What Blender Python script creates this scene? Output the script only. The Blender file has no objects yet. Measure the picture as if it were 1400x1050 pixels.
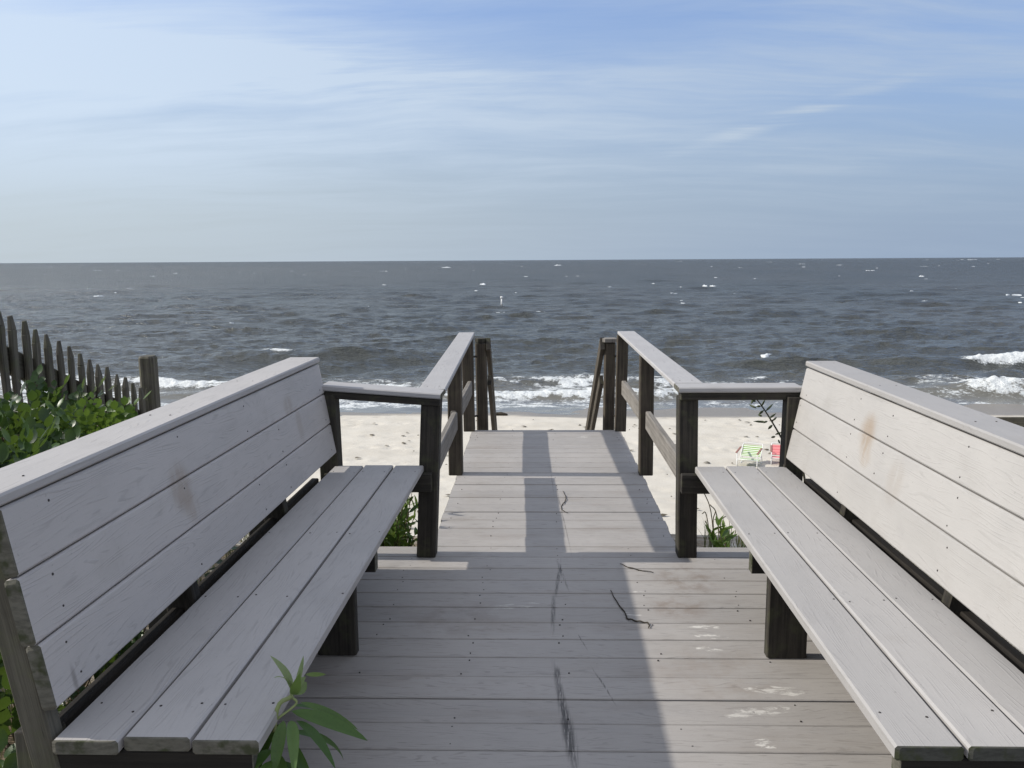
import bpy, bmesh, math, random
import numpy as np
from mathutils import Vector, Matrix
random.seed(11); RNG = np.random.default_rng(11)
S = bpy.context.scene
COL = S.collection
PI = math.pi
SUN_EL, SUN_AZ = math.radians(34.4), math.radians(-89.0)   # azimuth from +Y, clockwise

# ------------------------------------------------------------------ camera
H = 1.44
F, CX, CY = 1135.0, 720.0, 525.0
Rc = Matrix.Rotation(0.0252508, 3, 'Z') @ Matrix.Rotation(PI/2 - 0.1482736, 3, 'X') @ Matrix.Rotation(-0.0058, 3, 'Z')
cam_d = bpy.data.cameras.new('camera'); cam = bpy.data.objects.new('camera', cam_d); COL.objects.link(cam)
cam.matrix_world = Matrix.Translation((0, 0, H)) @ Rc.to_4x4()
cam_d.sensor_fit = 'HORIZONTAL'; cam_d.sensor_width = 36.0; cam_d.lens = F*36/1400
cam_d.shift_x = (700-CX)/1400; cam_d.clip_start = 0.05; cam_d.clip_end = 60000
S.camera = cam
def ray(x, y): return Rc @ Vector(((x-CX)/F, -(y-CY)/F, -1.0))
def at(x, y, Y):                         # where the sight line of a photo pixel meets the plane Y
    d = ray(x, y); t = Y/d.y; return Vector((d.x*t, Y, H + d.z*t))

# ------------------------------------------------------------------ object helpers
def obj(name, me, parent=None, mats=(), smooth=False):
    if isinstance(me, bmesh.types.BMesh):
        m = bpy.data.meshes.new(name); me.to_mesh(m); me.free(); me = m
    for m_ in mats: me.materials.append(m_)
    if smooth: me.polygons.foreach_set('use_smooth', [True]*len(me.polygons))
    o = bpy.data.objects.new(name, me); COL.objects.link(o)
    if parent is not None:
        o.parent = parent
        o.matrix_parent_inverse = Matrix.Identity(4)
    return o
def thing(name, label, cat, loc=(0, 0, 0), group=None):
    o = bpy.data.objects.new(name, None); COL.objects.link(o); o.location = loc
    o.empty_display_size = .1
    o['label'] = label; o['category'] = cat
    if group: o['group'] = group
    return o
def tag(o, label, cat, group=None):
    o['label'] = label; o['category'] = cat
    if group: o['group'] = group
    return o
def kind(o, k): o['kind'] = k; return o

class BM:                                # a mesh made of chamfered beams, with grain UVs
    def __init__(s, origin=(0, 0, 0)):
        s.bm = bmesh.new(); s.uv = s.bm.loops.layers.uv.new('UVMap'); s.rn = s.bm.loops.layers.uv.new('rnd')
        s.o = Vector(origin)
    def beam(s, A, B, w, h, up=(0, 0, 1), c=.004, mat=0, end=1, segs=1, wob=0.0, skew=(0, 0), taper=1.0):
        A = Vector(A); B = Vector(B); L = (B-A).normalized(); up = Vector(up)
        side = L.cross(up).normalized(); u2 = side.cross(L).normalized()
        c = min(c, w*.3, h*.3); a, b = w/2, h/2
        prof = [(-a+c, -b), (a-c, -b), (a, -b+c), (a, b-c), (a-c, b), (-a+c, b), (-a, b-c), (-a, -b+c)]
        ln = (B-A).length; r1, r2 = random.random(), random.random()
        rings = []
        e = min(c*.6, ln*.1)
        ts = [0, e] + [ln*i/segs for i in range(1, segs)] + [ln-e, ln]
        for i, t in enumerate(ts):
            sc = 1.0 - (.8*c/min(w, h) if i in (0, len(ts)-1) else 0)
            k = 1 + (taper-1)*t/ln
            off = Vector((0, 0, 0))
            if wob and 1 < i < len(ts)-2: off = side*random.uniform(-wob, wob) + u2*random.uniform(-wob, wob)
            sk = skew[0] if i < len(ts)/2 else skew[1]
            rings.append([s.bm.verts.new(A + L*(t + sk*p/a) + side*p*sc*k + u2*q*sc*k + off - s.o) for p, q in prof])
        per = [0]
        for i in range(8):
            p, q = prof[i]; p2, q2 = prof[(i+1) % 8]; per.append(per[-1]+math.hypot(p2-p, q2-q))
        for j in range(len(ts)-1):
            for i in range(8):
                i2 = (i+1) % 8
                try: f = s.bm.faces.new((rings[j][i], rings[j][i2], rings[j+1][i2], rings[j+1][i]))
                except ValueError: continue
                f.material_index = end if j in (0, len(ts)-2) else mat
                for lp, (uu, vv) in zip(f.loops, ((ts[j], per[i]), (ts[j], per[i+1]), (ts[j+1], per[i+1]), (ts[j+1], per[i]))):
                    lp[s.uv].uv = (uu + r1*40, vv + r2*20); lp[s.rn].uv = (r1, r2)
        for R_, rev in ((rings[0], True), (rings[-1], False)):
            f = s.bm.faces.new(R_[::-1] if rev else R_); f.material_index = end
            pr = prof[::-1] if rev else prof
            for lp, (p, q) in zip(f.loops, pr): lp[s.uv].uv = (p + r1*40, q + r2*20); lp[s.rn].uv = (r1, r2)
        return s
    def disc(s, P, n, r, mat=2, h=.0012):        # a screw head, a hair proud of the board
        P = Vector(P); n = Vector(n).normalized(); t = n.orthogonal().normalized(); b = n.cross(t)
        top = [s.bm.verts.new(P + n*h + (t*math.cos(a)+b*math.sin(a))*r*.85 - s.o) for a in [i*PI/4 for i in range(8)]]
        bot = [s.bm.verts.new(P - n*.002 + (t*math.cos(a)+b*math.sin(a))*r - s.o) for a in [i*PI/4 for i in range(8)]]
        s.bm.faces.new(top).material_index = mat
        for i in range(8): s.bm.faces.new((bot[i], bot[(i+1) % 8], top[(i+1) % 8], top[i])).material_index = mat
    def build(s, name, parent=None, mats=()):
        s.bm.normal_update()
        return obj(name, s.bm, parent, mats)

def tube(bm, pts, rads, n=6, o=Vector((0, 0, 0)), mat=0, cap=True):
    pts = [Vector(p) for p in pts]; rings = []
    if not hasattr(rads, '__len__'): rads = [rads]*len(pts)
    for i, p in enumerate(pts):
        d = (pts[min(i+1, len(pts)-1)] - pts[max(i-1, 0)])
        if d.length < 1e-9: d = Vector((0, 0, 1))
        d.normalize(); t = d.orthogonal().normalized() if i == 0 else (t - d*t.dot(d)).normalized()
        b = d.cross(t)
        rings.append([bm.verts.new(p + (t*math.cos(2*PI*k/n)+b*math.sin(2*PI*k/n))*rads[i] - o) for k in range(n)])
    for j in range(len(pts)-1):
        for k in range(n):
            f = bm.faces.new((rings[j][k], rings[j][(k+1) % n], rings[j+1][(k+1) % n], rings[j+1][k])); f.material_index = mat; f.smooth = True
    if cap:
        bm.faces.new(rings[0][::-1]).material_index = mat; bm.faces.new(rings[-1]).material_index = mat
def curve_pts(P, n=8):                   # Catmull-Rom through P
    P = [Vector(p) for p in P]; Q = [P[0]*2-P[1]] + P + [P[-1]*2-P[-2]]; out = []
    for i in range(1, len(Q)-2):
        for k in range(n):
            t = k/n; a, b, c, d = Q[i-1], Q[i], Q[i+1], Q[i+2]
            out.append(.5*((2*b) + (c-a)*t + (2*a-5*b+4*c-d)*t*t + (3*b-a-3*c+d)*t**3))
    return out + [P[-1]]

# ------------------------------------------------------------------ material helpers
class N:
    def __init__(s, name, world=False):
        if world: s.t = world.node_tree
        else:
            s.m = bpy.data.materials.new(name); s.m.use_nodes = True; s.t = s.m.node_tree
        s.t.nodes.clear()
    def n(s, ty, ins=None, **kw):
        nd = s.t.nodes.new(ty)
        for k, v in kw.items(): setattr(nd, k, v)
        if ins:
            for k, v in ins.items():
                sk = nd.inputs[k]
                if isinstance(v, bpy.types.NodeSocket): s.t.links.new(v, sk)
                else: sk.default_value = v
        return nd
    def math(s, op, a, b=0.0, c=0.0, clamp=False):
        nd = s.n('ShaderNodeMath', {0: a, 1: b, 2: c}, operation=op, use_clamp=clamp); return nd.outputs[0]
    def mul(s, a, b): return s.math('MULTIPLY', a, b)
    def add(s, a, b): return s.math('ADD', a, b)
    def noise(s, vec, scale=1.0, detail=3.0, rough=.55, out='Fac', dist=0.0):
        nd = s.n('ShaderNodeTexNoise', {'Scale': scale, 'Detail': detail, 'Roughness': rough, 'Distortion': dist}, noise_dimensions='3D')
        if vec is not None: s.t.links.new(vec, nd.inputs['Vector'])
        return nd.outputs[out]
    def mapr(s, v, a, b, c=0.0, d=1.0, smooth=True):
        nd = s.n('ShaderNodeMapRange', {'Value': v, 'From Min': a, 'From Max': b, 'To Min': c, 'To Max': d}, interpolation_type='SMOOTHSTEP' if smooth else 'LINEAR'); return nd.outputs[0]
    def mix(s, fac, a, b, blend='MIX'):
        nd = s.n('ShaderNodeMix', data_type='RGBA', blend_type=blend)
        for k, v in ((0, fac), (6, a), (7, b)):
            sk = nd.inputs[k]
            if isinstance(v, bpy.types.NodeSocket): s.t.links.new(v, sk)
            else: sk.default_value = v if k == 0 else tuple(v)+((1,) if len(v) == 3 else ())
        return nd.outputs[2]
    def xyz(s, x=0.0, y=0.0, z=0.0): return s.n('ShaderNodeCombineXYZ', {0: x, 1: y, 2: z}).outputs[0]
    def sep(s, v):
        nd = s.n('ShaderNodeSeparateXYZ', {0: v}); return nd.outputs
    def mapping(s, v, sc=(1, 1, 1), loc=(0, 0, 0), rot=(0, 0, 0)):
        return s.n('ShaderNodeMapping', {'Vector': v, 'Scale': sc, 'Location': loc, 'Rotation': rot}).outputs[0]
    def geo(s, k='Position'): return s.n('ShaderNodeNewGeometry').outputs[k]
    def coord(s, k='Object'): return s.n('ShaderNodeTexCoord').outputs[k]
    def uv(s, name='UVMap'): return s.n('ShaderNodeUVMap', uv_map=name).outputs[0]
    def attr(s, name): return s.n('ShaderNodeAttribute', attribute_name=name).outputs['Fac']
    def bump(s, h, strength=.5, dist=.002, normal=None):
        ins = {'Height': h, 'Strength': strength, 'Distance': dist}
        if normal is not None: ins['Normal'] = normal
        return s.n('ShaderNodeBump', ins).outputs[0]
    def bsdf(s, col, rough=.6, normal=None, spec=.5, **kw):
        ins = {'Base Color': col if isinstance(col, bpy.types.NodeSocket) else tuple(col)+(1,), 'Roughness': rough, 'Specular IOR Level': spec}
        if normal is not None: ins['Normal'] = normal
        ins.update(kw)
        return s.n('ShaderNodeBsdfPrincipled', ins).outputs[0]
    def out(s, sh):
        o = s.n('ShaderNodeOutputMaterial'); s.t.links.new(sh, o.inputs['Surface']); return s.m

def blot(k, P, c, r, ang=0.0, soft=(.6, 1.0)):   # soft elliptical mask in the local X-Y(-Z) of the mesh
    v = k.mapping(P, loc=(0, 0, 0)); v = k.n('ShaderNodeVectorMath', {0: v, 1: c}, operation='SUBTRACT').outputs[0]
    v = k.n('ShaderNodeVectorRotate', {'Vector': v, 'Angle': -ang}, rotation_type='Z_AXIS').outputs[0]
    v = k.n('ShaderNodeVectorMath', {0: v, 1: tuple(1/q for q in r)}, operation='MULTIPLY').outputs[0]
    l = k.n('ShaderNodeVectorMath', {0: v}, operation='LENGTH').outputs['Value']
    return k.mapr(l, soft[0], soft[1], 1.0, 0.0)

def composite(name, base, grain=.30, stains=(), deck=False, rough=.55):
    """moulded wood-grain plank: cathedral streaks along u, board to board tone"""
    k = N(name); u, v, _ = k.sep(k.uv()); rn = k.sep(k.uv('rnd'))
    wv = k.xyz(k.mul(u, 1.3), k.mul(v, 11.0), k.mul(rn[0], 37.0))
    n1 = k.noise(wv, 1.0, 2.0, .5)
    ph = k.add(k.mul(v, 560.0), k.mul(n1, 120.0))
    line = k.mapr(k.math('SINE', ph), .25, 1.0)
    brk = k.mapr(k.noise(k.xyz(k.mul(u, 7.0), k.mul(v, 55.0), rn[1]), 1.0, 3.0, .6), .40, .66)
    g = k.mul(line, brk)
    fib = k.noise(k.xyz(k.mul(u, 14.0), k.mul(v, 420.0), rn[0]), 1.0, 2.0, .6)
    P = k.coord('Object')
    big = k.noise(P, 2.3, 4.0, .6); fine = k.noise(P, 260.0, 2.0, .6)
    tone = k.add(k.mul(rn[1], .12), k.add(k.mul(big, .22), k.add(k.mul(fib, .10), k.mul(fine, .10))))
    tone = k.add(tone, .73)
    tone = k.mul(tone, k.math('SUBTRACT', 1.0, k.mul(g, grain*.6)))
    c = k.mix(1.0, base, k.xyz(tone, tone, tone), 'MULTIPLY')
    h = k.math('SUBTRACT', k.mul(fib, .4), g)
    sp_ = k.mapr(k.noise(P, 75.0, 3.0, .7), .66, .74); c = k.mix(k.mul(sp_, .35), c, (.12, .115, .10))
    run = k.mapr(k.noise(k.xyz(k.mul(u, 2.2), k.mul(v, 5.0), k.mul(rn[1], 30.0)), 1.0, 5.0, .7), .50, .72); c = k.mix(k.mul(run, .20), c, (.24, .235, .235))
    # dirt and grime gathered irregularly
    gr = k.mapr(k.noise(P, 5.0, 5.0, .65), .52, .78); c = k.mix(k.mul(gr, .22), c, (.23, .205, .175))
    if deck:
        c = k.mix(k.mul(k.mapr(k.noise(k.mapping(P, (1.4, 5, 1)), 1.0, 4.0, .65), .5, .75), .35), c, (.20, .165, .135))
        dash = k.mapr(k.noise(k.xyz(k.mul(u, 16.0), k.mul(v, 150.0), rn[0]), 1.0, 2.0, .5), .63, .74)
        c = k.mix(k.mul(dash, .42), c, (.12, .11, .10))
    for (pos, r, ang, col, op, mode) in stains:
        m = blot(k, P, pos, r, ang, (.35, 1.0) if mode != 'line' else (.2, 1.0))
        if mode == 'smudge':
            m = k.mul(m, k.mapr(k.noise(k.mapping(P, (1, 22, 7)), 1.0, 3.0, .6), .25, .55))
        elif mode == 'rust':
            m = k.mul(m, k.mapr(k.noise(P, 9.0, 5.0, .65), .38, .66))
        elif mode == 'scuff':
            nn = k.noise(k.mapping(P, (16, 48, 16), rot=(0, 0, ang)), 1.0, 5.0, .7, dist=.6)
            m = k.mapr(k.mul(nn, k.add(.45, k.mul(m, .55))), .47, .60); m = k.mul(m, blot(k, P, pos, tuple(q*1.3 for q in r), ang, (.7, 1.0)))
        elif mode == 'line':
            m = k.mul(m, k.mapr(k.noise(k.mapping(P, (140, 9, 10)), 1.0, 3.0, .7), .36, .56))
        c = k.mix(k.mul(m, op), c, col)
    nrm = k.bump(h, .32, .0016)
    return k.out(k.bsdf(c, k.add(rough, k.mul(big, .15)), nrm, .35))

def endgrain(name, base):
    k = N(name); P = k.coord('Object')
    n = k.noise(k.mapping(P, (30, 30, 90)), 1.0, 4.0, .65)
    c = k.mix(k.mapr(n, .35, .7), base, tuple(q*.62 for q in base))
    c = k.mix(k.mapr(k.noise(P, 25, 3), .5, .7), c, (.05, .055, .03))
    return k.out(k.bsdf(c, .8, k.bump(n, .5, .003), .2))
def timber(name, dark, light, amt=.5, rough=.75, green=0.0):
    """weathered solid lumber: long checks and streaks along u"""
    k = N(name); u, v, _ = k.sep(k.uv()); rn = k.sep(k.uv('rnd'))
    a = k.noise(k.xyz(k.mul(u, 1.6), k.mul(v, 60.0), k.mul(rn[0], 20)), 1.0, 4.0, .65)
    b = k.noise(k.xyz(k.mul(u, 5.0), k.mul(v, 260.0), k.mul(rn[1], 20)), 1.0, 3.0, .6)
    big = k.noise(k.coord('Object'), 6.0, 4.0, .6)
    f = k.add(k.mul(a, .6), k.add(k.mul(b, .3), k.mul(big, .25)))
    c = k.mix(k.mapr(f, .5-.35*amt, .82), dark, light)
    crack = k.mapr(b, .64, .74); c = k.mix(k.mul(crack, .7), c, tuple(q*.25 for q in dark))
    if green: c = k.mix(k.mul(k.mapr(k.noise(k.coord('Object'), 14, 4, .6), .48, .7), green), c, (.10, .11, .05))
    return k.out(k.bsdf(c, rough, k.bump(k.math('SUBTRACT', f, crack), .6, .004), .25))
def plain(name, col, rough=.6, var=.15, metallic=0.0, scale=40.0, spec=.4):
    k = N(name); n = k.noise(k.coord('Object'), scale, 4.0, .6)
    c = k.mix(k.mapr(n, .3, .7), tuple(q*(1-var) for q in col), tuple(min(1, q*(1+var)) for q in col))
    return k.out(k.bsdf(c, rough, k.bump(n, .15, .002), spec, Metallic=metallic))
def leafmat(name, cols, trans=.35, rough=.45, vein=True):
    k = N(name); r = k.geo('Random Per Island')
    big = k.noise(k.geo('Position'), 5.0, 2.0)
    f = k.math('ADD', k.mul(r, .75), k.mul(big, .35), clamp=True)
    c = k.mix(k.mapr(f, .05, .5), cols[0], cols[1]); c = k.mix(k.mapr(f, .55, .95), c, cols[2])
    n = k.noise(k.geo('Position'), 160.0, 2.0)
    c = k.mix(k.mul(k.mapr(n, .5, .8), .25), c, tuple(q*.5 for q in cols[0]))
    p = k.bsdf(c, rough, k.bump(n, .2, .003), .35)
    t = k.n('ShaderNodeBsdfTranslucent', {'Color': k.mix(.5, c, (.16, .24, .03))}).outputs[0]
    return k.out(k.n('ShaderNodeMixShader', {0: trans, 1: p, 2: t}).outputs[0])

# materials -----------------------------------------------------------------
BASE = (.395, .372, .352)
M_seatL = composite('grey plank', (.375, .358, .345), grain=.22)
STB = (.27, .215, .165)
def rel(st, s): return [((p[0]-s*.9, p[1]-2.7, p[2]),)+q for p, *q in [(a[0],)+a[1:] for a in st] for q in [tuple(q)]]
M_backL = composite('grey plank smudged left', (.41, .388, .372), grain=.22, stains=rel([
    ((-1.06, 2.29, .80), (.25, .085, .095), 0, STB, .55, 'smudge'), ((-1.05, 2.33, .73), (.25, .06, .06), 0, STB, .4, 'smudge'),
    ((-1.07, 3.33, .855), (.25, .075, .055), 0, STB, .35, 'smudge'), ((-1.06, 3.42, .76), (.25, .05, .10), 0, STB, .3, 'smudge'),
    ((-1.01, 1.64, .555), (.25, .012, .05), 0, (.10, .09, .08), .5, 'line')], -1))
M_backR = composite('grey plank smudged right', (.378, .364, .349), grain=.12, stains=rel([
    ((1.18, 3.02, .80), (.25, .095, .10), 0, (.30, .235, .175), .6, 'smudge'), ((1.17, 2.99, .72), (.25, .07, .05), 0, (.33, .27, .21), .45, 'smudge'),
    ((1.18, 3.02, .80), (.25, .05, .09), 0, (.28, .215, .155), .4, 'smudge'),
    ((1.16, 2.72, .70), (.25, .08, .10), 0, (.33, .30, .27), .5, 'smudge')], 1))
M_seatR = composite('pale plank', (.342, .330, .320), grain=.12)
W = (.62, .60, .56); K = (.06, .057, .055)
DK = [((.64, 3.63, 0), (.20, .22, .5), 0, (.16, .115, .08), .55, 'rust'), ((.55, 3.32, 0), (.17, .16, .5), 0, (.17, .12, .085), .5, 'rust'),
      ((.60, 2.75, 0), (.3, .3, .5), 0, (.22, .17, .13), .25, 'rust'), ((-.35, 3.2, 0), (.3, .25, .5), 0, (.15, .12, .10), .3, 'rust'),
      ((.62, 3.12, 0), (.16, .035, .5), .1, W, .9, 'scuff'), ((.63, 3.04, 0), (.13, .035, .5), -.2, W, .9, 'scuff'), ((.60, 2.94, 0), (.11, .04, .5), -.35, W, .95, 'scuff'),
      ((.77, 2.63, 0), (.20, .05, .5), -.1, W, .75, 'scuff'), ((.68, 2.50, 0), (.22, .06, .5), .2, W, .65, 'scuff'), ((.65, 2.32, 0), (.07, .05, .5), -.5, W, .9, 'scuff'),
      ((.42, 3.47, 0), (.09, .03, .5), 0, W, .7, 'scuff'), ((.34, 3.25, 0), (.09, .035, .5), -.4, W, .6, 'scuff'), ((-.13, 3.32, 0), (.2, .05, .5), .2, W, .45, 'scuff'), ((.30, 6.7, 0), (.11, .10, .5), .3, W, .6, 'scuff'),
      ((.047, 3.62, 0), (.33, .012, .5), 1.50, K, .8, 'line'), ((.022, 3.25, 0), (.24, .014, .5), 1.56, K, .8, 'line'), ((.066, 3.68, 0), (.25, .009, .5), 1.70, K, .7, 'line'),
      ((.050, 2.50, 0), (.42, .020, .5), 1.66, K, .85, 'line'), ((.064, 2.36, 0), (.26, .028, .5), 1.65, K, .8, 'line'), ((.035, 2.74, 0), (.07, .016, .5), 1.6, K, .9, 'line'),
      ((.19, 2.66, 0), (.17, .005, .5), 1.82, K, .8, 'line'), ((.13, 3.0, 0), (.11, .004, .5), 1.8, K, .6, 'line'), ((.09, 4.5, 0), (.75, .006, .5), 1.62, K, .55, 'line'), ((.03, 5.3, 0), (.5, .005, .5), 1.6, K, .4, 'line')]
M_deck = composite('deck plank', (.338, .318, .300), grain=.34, stains=DK, deck=True)
M_rail = composite('rail plank', (.36, .35, .345), grain=.25)
M_end = endgrain('plank end', (.135, .128, .105))
M_endR = endgrain('dark plank end', (.075, .075, .065))
M_screw = plain('screw head', (.035, .03, .028), .6)
M_dark = timber('dark weathered lumber', (.013, .012, .0105), (.062, .054, .044), .4, green=.25)
M_post = timber('brown weathered lumber', (.020, .016, .013), (.115, .094, .070), .45, green=.15)
M_greyw = timber('silver weathered lumber', (.09, .082, .072), (.27, .25, .225), .6)
M_fence = timber('lichened fence wood', (.030, .027, .021), (.135, .125, .098), .5, green=.35)
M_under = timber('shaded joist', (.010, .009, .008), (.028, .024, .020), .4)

# ------------------------------------------------------------------ sand
def smooth01(x): x = np.clip(x, 0, 1); return x*x*(3-2*x)
_ph = RNG.uniform(0, 6.28, 40); _dir = RNG.uniform(0, 6.28, 40)
def wob(X, Y, lam, n0, n=6):
    z = np.zeros_like(X)
    for i in range(n0, n0+n):
        kx = 2*PI/(lam*(0.7+.6*((i*37) % 10)/10)); z = z + np.sin(kx*(X*np.cos(_dir[i])+Y*np.sin(_dir[i]))+_ph[i])
    return z/n
def sand_h(X, Y):
    X = np.asarray(X, float); Y = np.asarray(Y, float)
    top = -.62 + .62*smooth01((-X-2.2)/1.6) + .12*wob(X, Y, 2.5, 0) - .10*smooth01((X-1.2)/3)
    beach = -2.70 - (Y-16.4)*.0385
    t = smooth01((Y - (5.6+.35*wob(X, Y, 5, 6)))/4.2)
    lower = np.where(Y < 12, beach + .05*wob(X, Y, 3, 12), beach + .03*wob(X, Y, 3, 12))
    z = top*(1-t) + lower*t
    return z + .012*wob(X, Y, .8, 18)*(Y < 23)
def grid_mesh(name, X, Y, Z):
    ny, nx = X.shape; v = np.stack([X, Y, Z], -1).reshape(-1, 3)
    i = np.arange((ny-1)*(nx-1)); r, c = i//(nx-1), i % (nx-1); a = r*nx+c
    f = np.stack([a, a+1, a+nx+1, a+nx], -1)
    me = bpy.data.meshes.new(name); me.vertices.add(len(v)); me.vertices.foreach_set('co', v.ravel())
    me.loops.add(f.size); me.loops.foreach_set('vertex_index', f.ravel()); me.polygons.add(len(f))
    me.polygons.foreach_set('loop_start', np.arange(len(f))*4); me.polygons.foreach_set('loop_total', np.full(len(f), 4))
    me.polygons.foreach_set('use_smooth', np.ones(len(f), bool)); me.update(); me.validate(); return me
ys = np.concatenate([np.arange(-6, 8, .25), np.arange(8, 26, .07), np.arange(26, 46, .6)])
xs = np.concatenate([np.linspace(-160, -14, 60)[:-1], np.arange(-14, 16, .085), np.linspace(16, 160, 60)])
X, Y = np.meshgrid(xs, ys); Z = sand_h(X, Y)
def dimple(cx, cy, r, d):
    ix = np.where(np.abs(xs-cx) < 3*r)[0]; iy = np.where(np.abs(ys-cy) < 3*r)[0]
    if len(ix) == 0 or len(iy) == 0: return
    sx = slice(ix[0], ix[-1]+1); sy = slice(iy[0], iy[-1]+1)
    q = ((X[sy, sx]-cx)**2 + (Y[sy, sx]-cy)**2)/(r*r)
    Z[sy, sx] += -d*np.exp(-q) + d*.45*np.exp(-(np.sqrt(q)-1.5)**2*4)
for _ in range(34):                      # footprint trails
    cx, cy = RNG.uniform(-11, 12), RNG.uniform(12, 22); a = RNG.choice([0, PI]) + RNG.normal(0, .25) if RNG.random() < .7 else RNG.uniform(0, 6.28)
    for s_ in range(RNG.integers(4, 14)):
        dimple(cx - math.sin(a)*.1*(-1)**s_ + RNG.normal(0, .05), cy + math.cos(a)*.1*(-1)**s_ + RNG.normal(0, .05), RNG.uniform(.09, .15), RNG.uniform(.010, .028))
        cx += math.cos(a)*.62; cy += math.sin(a)*.62
for _ in range(260): dimple(RNG.uniform(-12, 13), RNG.uniform(11, 21.5), RNG.uniform(.09, .22), RNG.uniform(.006, .022))
k = N('beach sand'); P = k.geo('Position'); px, py, pz = k.sep(P)
g1 = k.noise(P, 1.1, 5, .6); g2 = k.noise(P, 14.0, 4, .65); g3 = k.noise(P, 220.0, 2, .6)
c = k.mix(k.mapr(g1, .3, .7), (.505, .470, .405), (.57, .535, .468)); c = k.mix(k.mul(k.mapr(g2, .5, .75), .45), c, (.47, .40, .31))
c = k.mix(k.mul(k.mapr(g3, .55, .75), .35), c, (.35, .29, .22))
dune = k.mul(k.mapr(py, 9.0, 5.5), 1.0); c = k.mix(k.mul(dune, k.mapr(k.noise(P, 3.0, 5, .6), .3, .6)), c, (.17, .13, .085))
wet = k.mapr(k.add(py, k.add(k.mul(k.noise(k.mapping(P, (.35, 1, 1)), 1.0, 4), 1.6), k.mul(k.math('SINE', k.mul(px, .45)), .25))), 23.75, 24.25)
c = k.mix(wet, c, (.215, .19, .155))
hh = k.add(k.mul(g2, .6), k.mul(g3, .2))
M_sand = k.out(k.bsdf(c, k.mapr(wet, 0, 1, .9, .35), k.bump(hh, .6, .02), .3))
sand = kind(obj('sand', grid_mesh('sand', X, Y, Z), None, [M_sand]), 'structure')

# ------------------------------------------------------------------ sea
SEA = -3.0
inv = np.linspace(1/21.5, 1/25000, 470); yr = 1/inv
tt = np.linspace(-1.3, 1.3, 1350)
Y = np.repeat(yr[:, None], len(tt), 1); X = tt[None, :]*(Y*.92+2)
dy = np.gradient(yr)[:, None]
Zs = np.zeros_like(X); Xd = np.zeros_like(X); Yd = np.zeros_like(X)
depthf = smooth01((Y-24)/9)
for i in range(46):
    lam = .55*(1.08**i); th = RNG.normal(-PI/2 + .16, .40)       # sea running in from ahead right
    a = .0085*lam**.85*RNG.uniform(.6, 1.3)*(1.35 if lam < 4 else 1.0 if lam < 8 else .55); kx, ky = 2*PI/lam*math.cos(th), 2*PI/lam*math.sin(th)
    att = np.clip((lam/(2.2*dy)-.45)*1.6, 0, 1)
    ph = kx*X+ky*Y+RNG.uniform(0, 6.28)
    Zs += att*a*np.sin(ph); Yd += att*a*1.05*np.cos(ph)*math.sin(th); Xd += att*a*1.05*np.cos(ph)*math.cos(th)
gust = .75+.35*wob(X, Y, 26, 24, 8)
Zs *= (.16+.84*depthf)*gust; Xd *= depthf; Yd *= depthf
foam = np.zeros_like(X)
def ridge(yc, amp, x0, x1, soft, width, steep, fx0=None, fx1=None, fsoft=2.0, fw=.7, fa=1.0, fback=1.2):
    global Zs, foam
    yy = yc + .5*wob(X, Y*0, 9, 2, 5) + .22*wob(X, Y*0, 3.0, 9, 5)
    d = Y - yy
    e = smooth01((X-x0)/soft)*smooth01((x1-X)/soft)*(0.8+.35*wob(X, Y*0, 5, 14, 5))
    w = np.where(d < 0, width*steep, width)
    Zs += amp*e*np.exp(-(d/w)**2)
    if fx0 is not None:
        f = smooth01((X-fx0)/fsoft)*smooth01((fx1-X)/fsoft)
        up = np.where(d > 0, fback, fw*1.1)
        foam = np.maximum(foam, fa*f*np.exp(-((d+.15)/up)**2)*(1+.3*wob(X, Y, .8, 20, 6)))
ridge(34.9, .50, 3, 80, 9, 1.5, .42, 16.6, 24.5, 1.2, .50, 1.25, .45)
ridge(27.4, .36, 9, 60, 6, 1.2, .5, 12.2, 60, 2.5, .8, 1.15, .8)
ridge(38.0, .42, -17.5, -5, 5, 1.4, .5, -14.0, -11.0, 1.2, .3, .72, .3)
ridge(29.1, .26, -45, -9.2, 3, 1.0, .5, -60, -9.8, 1.2, .6, 1.0, .6)
ridge(29.4, .20, -4, 6, 3, 1.0, .6, -9, 9.5, 3, 1.2, .72, 1.3)
ridge(27.0, .18, -60, 60, 8, .8, .6, -5.5, 13.5, 3, .6, .92, 1.1)
ridge(31.5, .16, -60, -12, 4, 1.2, .6, -70, -14, 5, .8, .75, .8)
for yc, am, x0, x1 in ((41, 0.204, 4, 60), (46, 0.144, -60, 0), (50, 0.156, -5, 34), (57, 0.156, 8, 90), (62, 0.132, -60, 12), (72, 0.168, 0, 90), (88, 0.180, -30, 60), (104, 0.192, 10, 120)):
    ridge(yc, am, x0, x1, 12, 1.7+yc*.012, .55)
# patches of foam left drifting between the breakers
band = smooth01((Y-24.2)/.8)*smooth01((33.5-Y)/4)
lace = .5+.5*wob(X*.55, Y*1.4, 1.6, 4, 10); lace2 = .5+.5*wob(X*.5, Y*1.2, 6, 16, 8)
foam = np.maximum(foam, band*np.clip(lace*1.25*lace2+.20+.10*smooth01((2-X)/4)*smooth01((28-Y)/2), 0, .72))
edge = 24.35+.35*wob(X, Y*0, 7, 30, 6); foam = np.maximum(foam, .62*np.exp(-((Y-edge-.1)/.13)**2)*smooth01(.5+1.2*wob(X, Y*0, 3, 33, 6)))
foam = np.clip(foam, 0, 1.2)
Zs += .13*np.clip(foam-.55, 0, 1)*smooth01((Y-25.5)/1.5)*(1+1.1*wob(X, Y, .45, 10, 8))
me = grid_mesh('sea', X+Xd, Y+Yd, SEA+Zs)
at_ = me.attributes.new('foam', 'FLOAT', 'POINT'); at_.data.foreach_set('value', foam.ravel().astype(np.float32))
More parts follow.
